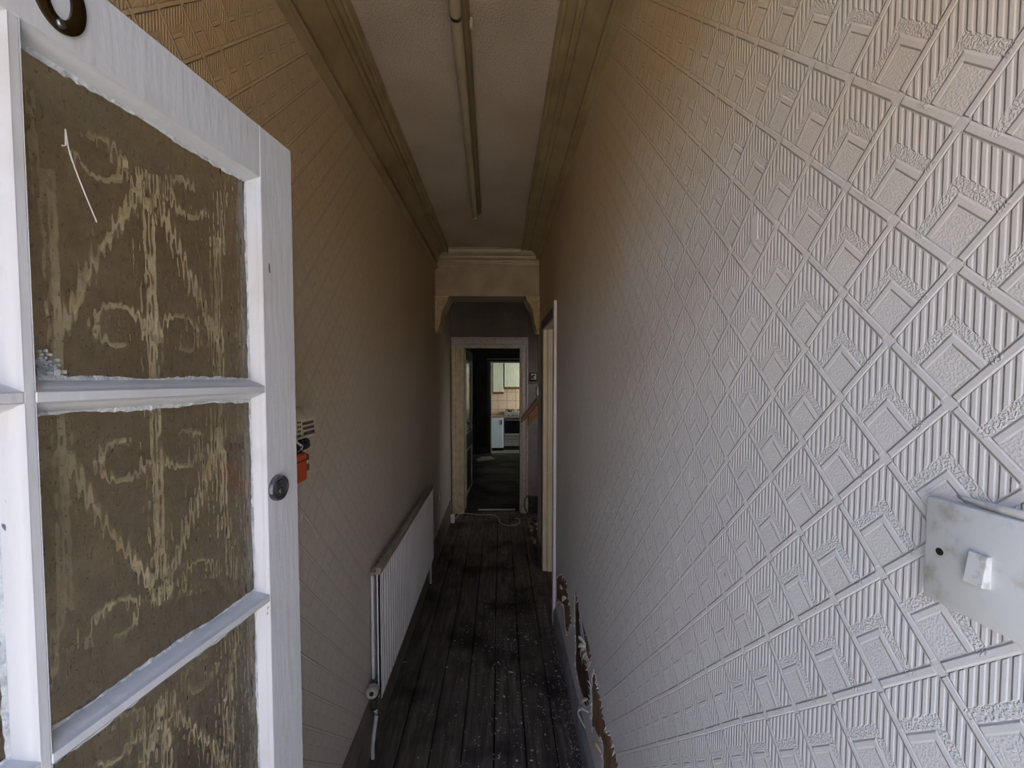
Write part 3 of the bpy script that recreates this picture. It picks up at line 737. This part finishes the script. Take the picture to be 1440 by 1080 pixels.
# numeral: bronze loop with a screw in it
bm = BM(); N = 40; rings = []
cs, cz = dl(.3675), 2.0125 - .02
for k in range(N):
    a = 2 * math.pi * k / N
    ca, sa = math.cos(a), math.sin(a)
    o_ = Vector((cs + .0235 * ca, 0, cz + .0345 * sa)); i_ = Vector((cs + .0105 * ca, 0, cz + .0215 * sa))
    mid = (o_ + i_) / 2
    rings.append([bm.verts.new(p) for p in (o_, o_ + Vector((0, -.0030, 0)), mid * .8 + o_ * .2 + Vector((0, -.0052, 0)), mid * .8 + i_ * .2 + Vector((0, -.0052, 0)), i_ + Vector((0, -.0030, 0)), i_)])
for k in range(N):
    A, B = rings[k], rings[(k + 1) % N]
    for j in range(6): bm.faces.new((A[j], A[(j + 1) % 6], B[(j + 1) % 6], B[j]))
nm = obj('house_numeral', bm, 'bronze', door, True, local=True, label='dark bronze numeral loop at the top of the door')
bm = BM(); lathe(bm, [(.0042, 0), (.0042, .0062), (.0030, .0075), (.0001, .0078)], (dl(.3700), 0, 1.984 - .02), (0, -1, 0), 14); obj('screw', bm, 'steel', nm, True, local=True)
# a stray straw stuck on the top pane and a few putty crumbs
pane0 = [o for o in door.children if o.name.startswith('pane')][0]
bm = BM(); tube(bm, spline([(dl(.352), .0185, 1.893 - .02), (dl(.349), .0175, 1.868 - .02), (dl(.338), .0180, 1.838 - .02), (dl(.3245), .0185, 1.806 - .02)], 5), .0007, 5)
tube(bm, [(dl(.352), .0185, 1.893 - .02), (dl(.3525), .018, 1.876 - .02), (dl(.356), .0185, 1.874 - .02)], .0007, 5)
obj('straw', bm, 'torn_white', pane0, local=True, label='thin pale straw stuck to the top pane')
bm = BM()
for _ in range(60):
    s_ = .386 - abs(random.gauss(0, .008)); z_ = 1.631 + abs(random.gauss(0, .010))
    box(bm, dl(s_) - random.uniform(.0008, .0025), dl(s_) + .001, .0165, .0195, z_ - .02, z_ - .02 + random.uniform(.0015, .004))
box(bm, dl(.372), dl(.3665), .0165, .0195, 1.632 - .02, 1.640 - .02, .001)
obj('putty_crumbs', bm, 'putty', pane0, local=True, kind='stuff')

# ------------------------------------------------------------------ radiator
rd = thing('radiator', (-.555, 2.64, .175), 'white fluted double-panel radiator under the left wallpaper', 'radiator')
ry0, ry1, rz0, rz1 = 1.89, 3.40, .181, .775
bm = BM(); NF = 34; pit = (ry1 - ry0 - .03) / NF; prof = [(-.553, ry0), (-.535, ry0), (-.535, ry0 + .015)]
for k in range(NF):
    y = ry0 + .015 + k * pit
    prof += [(-.552, y + pit * .03), (-.552, y + pit * .30), (-.538, y + pit * .36), (-.534, y + pit * .50), (-.534, y + pit * .82), (-.538, y + pit * .97)]
prof += [(-.535, ry1 - .015), (-.535, ry1), (-.553, ry1)]
extrude_profile(bm, prof, 'z', rz0 + .008, rz1 - .022)
obj('front_panel', bm, 'rad', rd)
bm = BM(); box(bm, -.549, -.5345, ry0, ry0 + .013, rz0, rz1 - .01, .003); box(bm, -.549, -.5345, ry1 - .013, ry1, rz0, rz1 - .01, .003); box(bm, -.549, -.536, ry0, ry1, rz0, rz0 + .012, .003)
obj('edge_seam', bm, 'rad', rd)
bm = BM(); box(bm, -.583, -.571, ry0 + .01, ry1 - .02, .262, .742, .003); obj('back_panel', bm, 'rad', rd)
bm = BM()
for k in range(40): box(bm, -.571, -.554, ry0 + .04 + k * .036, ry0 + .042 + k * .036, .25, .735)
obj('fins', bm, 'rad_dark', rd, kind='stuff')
bm = BM(); box(bm, -.558, -.5325, ry0 - .001, ry1 + .002, rz1 - .024, rz1 + .009, .005, 2); obj('top_cap', bm, 'rad_top', rd, True)
bm = BM(); box(bm, -.585, -.556, ry0 + .012, ry1 - .02, .744, .757, .002)
for k in range(36): box(bm, -.583, -.557, ry0 + .03 + k * .04, ry0 + .036 + k * .04, .757, .763)
obj('top_grille', bm, 'rad_top', rd)
for y in (2.15, 3.15):
    bm = BM(); box(bm, -.588, -.578, y, y + .03, .28, .70, .001); obj('bracket', bm, 'rad_dark', rd)
vl = obj('valve', lathe(BM(), [(.014, 0), (.016, .012), (.012, .016), (.012, .05), (.016, .055), (.0001, .056)], (-.560, 1.852, .165), (0, 0, 1)), 'valve_dark', rd, True)
bm = BM(); lathe(bm, [(.017, 0), (.025, .008), (.0265, .022), (.0255, .036), (.024, .040), (.020, .038), (.018, .044), (.010, .046), (.009, .036), (.0001, .034)], (-.560, 1.850, .262), (.10, -1, .12)); obj('valve_head', bm, 'valve', vl, True)
bm = BM(); cyl(bm, (-.5565, 1.815, .266), (-.556, 1.803, .2675), .0085, .0085, 14); obj('spindle', bm, 'black', vl, True)
bm = BM(); tube(bm, [(-.560, 1.852, .205), (-.552, 1.87, .215), (-.548, 1.895, .215)], .010, 8); tube(bm, [(-.561, 1.852, .20), (-.560, 1.850, .245)], .012, 8); obj('elbow', bm, 'steel', vl, True)
bm = BM(); tube(bm, spline([(-.557, 1.852, .170), (-.549, 1.845, .14), (-.552, 1.822, .08), (-.552, 1.800, .03), (-.546, 1.782, -.004)], 5), .0085, 10); obj('pipe', bm, 'pipe', rd, True)
bm = BM(); tube(bm, spline([(-.546, 3.37, .20), (-.553, 3.37, .14), (-.553, 3.355, .06), (-.550, 3.345, -.004)], 5), .0080, 10); obj('pipe', bm, 'pipe', rd, True)

# ------------------------------------------------------------------ meter and fuse box on the left wall
mt = thing('electricity_meter', (-.55, 1.04, 1.475), 'cream slotted electricity meter on the left wall above the orange fuse box', 'meter')
bm = BM(); extrude_profile(bm, [(XL, 1.486), (-.496, 1.486), (-.490, 1.490), (-.490, 1.528), (-.512, 1.556), (XL, 1.556)], 'y', 1.0, 1.137)
obj('case', bm, 'cream_plastic', mt)
bm = BM(); box(bm, XL, -.486, .996, 1.142, 1.4805, 1.4865, .002); obj('base_lip', bm, 'cream_plastic', mt)
for r_ in range(3):
    z_ = 1.5165 - r_ * .0125
    for k in range(6):
        y_ = 1.0685 + k * .0106 + r_ * .003; bm = BM(); box(bm, -.4915, -.4888, y_, y_ + .0092, z_ - .0042, z_ + .0042, .0015); obj('slot', bm, 'brown_slot', mt)
bm = BM()
for r_ in range(4):
    for k in range(2): cyl(bm, (-.491, 1.046 + k * .010, 1.522 - r_ * .011), (-.4888, 1.046 + k * .010, 1.522 - r_ * .011), .0028, None, 8)
obj('screw_holes', bm, 'brown_slot', mt)
fb = thing('fuse_box', (-.55, 1.02, 1.38), 'orange fuse box with a black top on the left wall', 'fuse box')
bm = BM(); box(bm, XL, -.490, 1.0, 1.093, 1.372, 1.443, .004); obj('cover', bm, 'orange', fb)
bm = BM(); box(bm, -.4905, -.4885, 1.004, 1.088, 1.424, 1.4265); obj('seam', bm, 'black', fb)
bm = BM(); box(bm, -.4905, -.4880, 1.020, 1.034, 1.398, 1.412, .001); obj('slot', bm, 'black', fb)
bm = BM(); box(bm, XL, -.505, 1.093, 1.140, 1.385, 1.432, .004); bx_ = obj('end_block', bm, 'grey_dark', fb, label='dark grey end block')
bm = BM(); cyl(bm, (-.505, 1.122, 1.412), (-.501, 1.122, 1.412), .005, None, 10); obj('screw', bm, 'stained_white', bx_)
bm = BM(); box(bm, XL, -.512, 1.0, 1.118, 1.436, 1.476, .003); obj('terminal_block', bm, 'black', fb)
wrs = thing('meter_tails', (-.55, 1.05, 1.43), 'tangle of black cables between the meter and the orange fuse box', 'cables')
for k in range(11):
    bm = BM(); y_ = 1.018 + k * .0098; 
    tube(bm, spline([(-.506, y_, 1.476), (-.498 - random.random() * .005, y_ + random.uniform(-.010, .012), 1.470), (-.496, y_ + random.uniform(-.008, .014), 1.458), (-.506, y_ + .006, 1.449)], 5), .0042, 7)
    obj('cable', bm, 'black' if k not in (5,) else 'stained_white', wrs, True)

# ------------------------------------------------------------------ light switch in the foreground
sw = thing('light_switch', (XR, .300, 1.4475), 'large grubby white light switch on the right wall close by', 'light switch')
yb, yt = .2575, .3425
bm = BM(); box(bm, XR - .0095, XR - .0005, yb, yt, 1.4475, 1.532, .0015, 2); obj('plate', bm, 'switch', sw, True)
bm = BM(); extrude_profile(bm, [(XR - .0085, 1.4765), (XR - .0165, 1.4775), (XR - .0128, 1.5005), (XR - .0085, 1.5005)], 'y', .2935, .3065)
o = obj('rocker', bm, 'rocker', sw); bv = o.modifiers.new('b', 'BEVEL'); bv.width = .0006; bv.segments = 2
bm = BM(); cyl(bm, (XR - .0088, .330, 1.4898), (XR - .0098, .330, 1.4898), .0030, None, 16); sc_ = obj('screw_hole', bm, 'black', sw)
bm = BM(); cyl(bm, (XR - .0088, .270, 1.4898), (XR - .0098, .270, 1.4898), .0030, None, 16); obj('screw_hole', bm, 'black', sw)
s2 = thing('light_switch', (XR, 4.045, 1.475), 'small white switch edge-on at the end of the right wall by the stairs', 'light switch')
bm = BM(); box(bm, XR - .022, XR - .0005, 3.995, 4.078, 1.465, 1.548, .002); obj('plate', bm, 'stained_white', s2)
bm = BM(); box(bm, XR - .027, XR - .021, 4.03, 4.045, 1.495, 1.52, .001); obj('rocker', bm, 'stained_white', s2)
tsx = thing('thermostat', (.400, YF, 1.600), 'square cream thermostat with a black surround right of the inner doorway', 'thermostat')
bm = BM(); box(bm, .357, .442, YF - .008, YF, 1.596, 1.697, .002); obj('backplate', bm, 'black', tsx)
bm = BM(); box(bm, .368, .432, YF - .022, YF - .008, 1.612, 1.682, .003); obj('case', bm, 'paper_scrap', tsx)
bm = BM(); cyl(bm, (.400, YF - .022, 1.650), (.400, YF - .034, 1.650), .024, .022, 20); dl_ = obj('dial', bm, 'brown_slot', tsx, True)
bm = BM(); box(bm, .402, .420, YF - .036, YF - .033, 1.636, 1.652, .001); obj('dial_mark', bm, 'stained_white', dl_)
sk = thing('wall_socket', (XL, 4.13, .452), 'small white socket edge-on on the left wall beyond the radiator', 'socket')
bm = BM(); box(bm, XL + .0005, XL + .012, 4.09, 4.175, .453, .538, .002); obj('plate', bm, 'pipe', sk)
bm = BM(); box(bm, XL + .0115, XL + .014, 4.12, 4.145, .485, .505, .001); obj('insert', bm, 'grey_dark', sk)
tb = thing('telephone_socket', (-.532, 4.765, .0), 'small white cable box on the floor against the left skirting', 'socket')
bm = BM(); box(bm, -.557, -.512, 4.745, 4.785, .003, .098, .004); obj('case', bm, 'stained_white', tb)
bm = BM(); box(bm, -.545, -.524, 4.741, 4.746, .03, .07, .001); obj('face', bm, 'pipe', tb)

# ------------------------------------------------------------------ ceiling light
cl = thing('ceiling_light', (-.13, 2.15, ZC), 'long unlit fluorescent batten with yellowed tube along the hall ceiling', 'ceiling light')
pa, pb = Vector((-.112, 1.20, 0)), Vector((-.150, 3.00, 0))
def along(t, dx, z): 
    p = pa.lerp(pb, t); return (p.x + dx, p.y, z)
bm = BM()
A = [bm.verts.new(along(0, dx, z)) for dx, z in ((-.022, ZC), (-.022, ZC - .028), (-.014, ZC - .042), (.014, ZC - .042), (.022, ZC - .028), (.022, ZC))]
B = [bm.verts.new(along(1, dx, z)) for dx, z in ((-.022, ZC), (-.022, ZC - .028), (-.014, ZC - .042), (.014, ZC - .042), (.022, ZC - .028), (.022, ZC))]
for k in range(6): bm.faces.new((A[k], A[(k + 1) % 6], B[(k + 1) % 6], B[k]))
bm.faces.new(A[::-1]); bm.faces.new(B); obj('batten', bm, 'batten', cl)
bm = BM(); cyl(bm, along(.015, -.018, ZC - .062), along(.985, -.018, ZC - .062), .0175, None, 20); obj('tube', bm, 'tube', cl, True)
for t in (.012, .992):
    bm = BM(); p = along(t, -.018, ZC - .060); box(bm, p[0] - .020, p[0] + .020, p[1] - .010, p[1] + .010, ZC - .084, ZC - .03, .006, 2); obj('tube_holder', bm, 'batten', cl)
bm = BM(); p = along(.085, -.018, ZC - .062); lathe(bm, [(.0185, -.006), (.0195, 0), (.0185, .006)], p, pb - pa, 20); obj('tube_ring', bm, 'steel', cl, True)
bm = BM(); p = along(.12, .026, ZC - .02); cyl(bm, p, (p[0], p[1], p[2] - .03), .008, .006, 12); obj('starter', bm, 'tube', cl, True)

# ------------------------------------------------------------------ stair handrail on the end wall
hr = thing('handrail', (.40, 5.05, 1.05), 'brown stair handrail climbing to the right beside the inner doorway', 'handrail')
bm = BM(); extrude_profile(bm, [(.252, 1.100), (.252, 1.165), (.62, 1.600), (.62, 1.535)], 'y', 4.985, 5.035); o = obj('rail', bm, 'wood', hr); bv = o.modifiers.new('b', 'BEVEL'); bv.width = .008; bv.segments = 2
bm = BM(); extrude_profile(bm, [(.343, 1.060), (.343, 1.215), (.62, 1.545), (.62, 1.395)], 'y', 5.050, 5.088); obj('backing_board', bm, 'wood_light', hr)
bm = BM(); cyl(bm, (.40, 5.03, 1.285), (.40, 5.075, 1.275), .010, None, 10); obj('bracket', bm, 'steel', hr)

# ------------------------------------------------------------------ cables on the floor
bm = BM(); tube(bm, spline([(-.513, 4.77, .05), (-.50, 4.95, .01), (-.49, 5.06, .005), (-.43, 5.085, .005), (-.326, 5.06, .005), (-.239, 5.03, .005), (-.112, 5.027, .005), (-.048, 4.983, .005), (-.018, 4.895, .005), (-.006, 4.772, .005), (.045, 4.677, .005), (.124, 4.651, .005), (.204, 4.695, .005), (.225, 4.802, .005), (.20, 4.889, .005), (.17, 4.865, .006)], 6), .0045, 7)
tag(obj('loose_cable', bm, 'cable', smooth=True), 'thin white cable curling over the boards before the inner doorway', 'cable')
bm = BM(); tube(bm, spline([(.345, 5.066, .225), (.315, 5.060, .205), (.293, 5.058, .172), (.289, 5.058, .116), (.300, 5.055, .06), (.330, 5.04, .008)], 5), .006, 7)
tag(obj('black_cable', bm, 'black', smooth=True), 'black cable loop beside the dark brick patch at the right architrave', 'cable')
# rubble by the end of the right wall
def lump(c, r, mat, nm='plaster_lump'):
    bm = BM(); bmesh.ops.create_icosphere(bm, subdivisions=2, radius=r)
    for v in bm.verts: v.co *= random.uniform(.7, 1.2); v.co.z *= .75
    bmesh.ops.translate(bm, verts=bm.verts[:], vec=c); return obj(nm, bm, mat)
for (x, y, r, m, l) in ((.412, 4.24, .032, 'paper_scrap', 'cream plaster lump nearest the end of the right wall'), (.405, 4.36, .026, 'paper_scrap', 'second cream plaster lump from the end of the right wall'), (.408, 4.50, .024, 'paper_scrap', 'third cream plaster lump along the stair alcove edge'), (.415, 4.64, .026, 'flake', 'white plaster lump at the foot of the stair alcove'), (.418, 4.80, .030, 'rubble', 'dark brown plaster lump closest to the dark bricks')):
    tag(lump(Vector((x, y, r * .72)), r, m), l, 'rubble', 'fallen plaster lumps')
bm = BM()
for _ in range(70):
    x, y = random.uniform(.325, .358), random.uniform(4.12, 4.95); r = random.uniform(.006, .016)
    bmesh.ops.create_icosphere(bm, subdivisions=1, radius=r, matrix=Matrix.Translation((x, y, r * .5)))
o = obj('rubble', bm, 'rubble', kind='stuff'); o['label'] = 'small dark rubble along the edge of the stair alcove'; o['category'] = 'rubble'

# ------------------------------------------------------------------ scraps on the floor
def scrap(x, y, l, w_, rot, z=.0008):
    bm = BM(); n = random.randint(4, 6); pts = []
    for k in range(n):
        a = 2 * math.pi * k / n + random.uniform(-.3, .3); rr = random.uniform(.7, 1.1)
        px_, py_ = l * .5 * rr * math.cos(a), w_ * .5 * rr * math.sin(a)
        pts.append((x + px_ * math.cos(rot) - py_ * math.sin(rot), y + px_ * math.sin(rot) + py_ * math.cos(rot)))
    lift = [random.uniform(0, .004) for _ in pts]
    A = [bm.verts.new((p[0], p[1], z + q)) for p, q in zip(pts, lift)]; B = [bm.verts.new((p[0], p[1], z + .0015 + q)) for p, q in zip(pts, lift)]
    bm.faces.new(A[::-1]); bm.faces.new(B)
    for k in range(n): bm.faces.new((A[k], A[(k + 1) % n], B[(k + 1) % n], B[k]))
    return bm
spots = [(-.11, 3.06), (-.10, 2.99), (-.22, 2.75), (-.21, 2.68), (-.28, 2.59), (.22, 3.04), (.22, 2.57), (.05, 2.60), (.09, 2.59), (.17, 2.59), (.222, 2.55), (.252, 2.58), (-.01, 2.38), (-.012, 2.22), (.0, 2.01), (-.02, 1.98), (-.01, 1.91), (.18, 2.28), (.13, 2.23), (.21, 2.13), (.14, 1.80), (.13, 1.75), (.07, 1.75), (-.004, 1.77), (-.39, 3.60), (-.35, 3.52), (.03, 3.93), (.31, 3.45), (-.18, 4.54), (-.07, 4.27), (-.33, 4.40), (.16, 2.62), (.135, 2.66), (.06, 2.30), (.19, 2.05), (.02, 2.12), (-.30, 2.35), (.26, 2.36), (-.05, 2.52), (.10, 1.95), (.205, 1.88), (.31, 2.30)]
for i, (x, y) in enumerate(spots):
    bm = scrap(x, y, random.uniform(.010, .026), random.uniform(.006, .011), random.uniform(0, 3.1))
    tag(obj('paint_flake', bm, 'flake'), 'small white flake lying on the dark floorboards', 'flake', 'white flakes on the hall floor')
bm = scrap(-.545, 2.40, .040, .012, .1); tag(obj('plastic_scrap', bm, 'green'), 'pale green plastic scrap on the floor below the radiator', 'scrap')
bm = scrap(.15, 3.93, .05, .03, .3); tag(obj('paper_scrap', bm, 'rubble'), 'crumpled dull scrap on the floorboards before the archway', 'scrap')
bm = BM()
for _ in range(650):
    y = random.uniform(1.6, 4.06) if random.random() < .35 else random.uniform(1.6, 3.0); x = min(.315, max(-.54, random.gauss(.10, .20)))
    s_ = random.uniform(.0015, .0042); r_ = random.uniform(0, 3)
    vs = [bm.verts.new((x + s_ * math.cos(r_ + k * 2.1) * random.uniform(.6, 1.3), y + s_ * math.sin(r_ + k * 2.1), random.uniform(.0022, .004))) for k in range(3)]
    bm.faces.new(vs)
for _ in range(170):   # crumbs along the right skirting
    y = random.uniform(1.55, 2.75); x = .345 - abs(random.gauss(0, .018)); s_ = random.uniform(.0015, .005)
    vs = [bm.verts.new((x + s_ * .5 * math.cos(k * 2.1 + y * 90), y + s_ * math.sin(k * 2.1 + y * 90), random.uniform(.0022, .008))) for k in range(3)]
    bm.faces.new(vs)
o = obj('floor_debris', bm, 'flake', kind='stuff'); s = o.modifiers.new('t', 'SOLIDIFY'); s.thickness = .0012
o['label'] = 'fine white specks and crumbs scattered over the floorboards'; o['category'] = 'debris'
bm = BM()
pts = [(-.502, 8.50), (-.43, 8.33), (-.30, 8.36), (-.12, 8.50), (-.10, 8.60), (-.19, 8.82), (-.36, 8.80)]
poly(bm, pts, lambda u, v, d: (u, v, .003 + d), .003)
tag(obj('paper_sheet', bm, 'paper_scrap'), 'pale sheet of paper on the dark back room floor', 'paper')
bm = BM(); tube(bm, [(-.39, 7.53, .006), (-.25, 7.60, .006), (-.10, 7.66, .006)], .008, 6)
tag(obj('thin_batten', bm, 'skirting_r'), 'thin grey stick lying on the back room floor', 'stick')
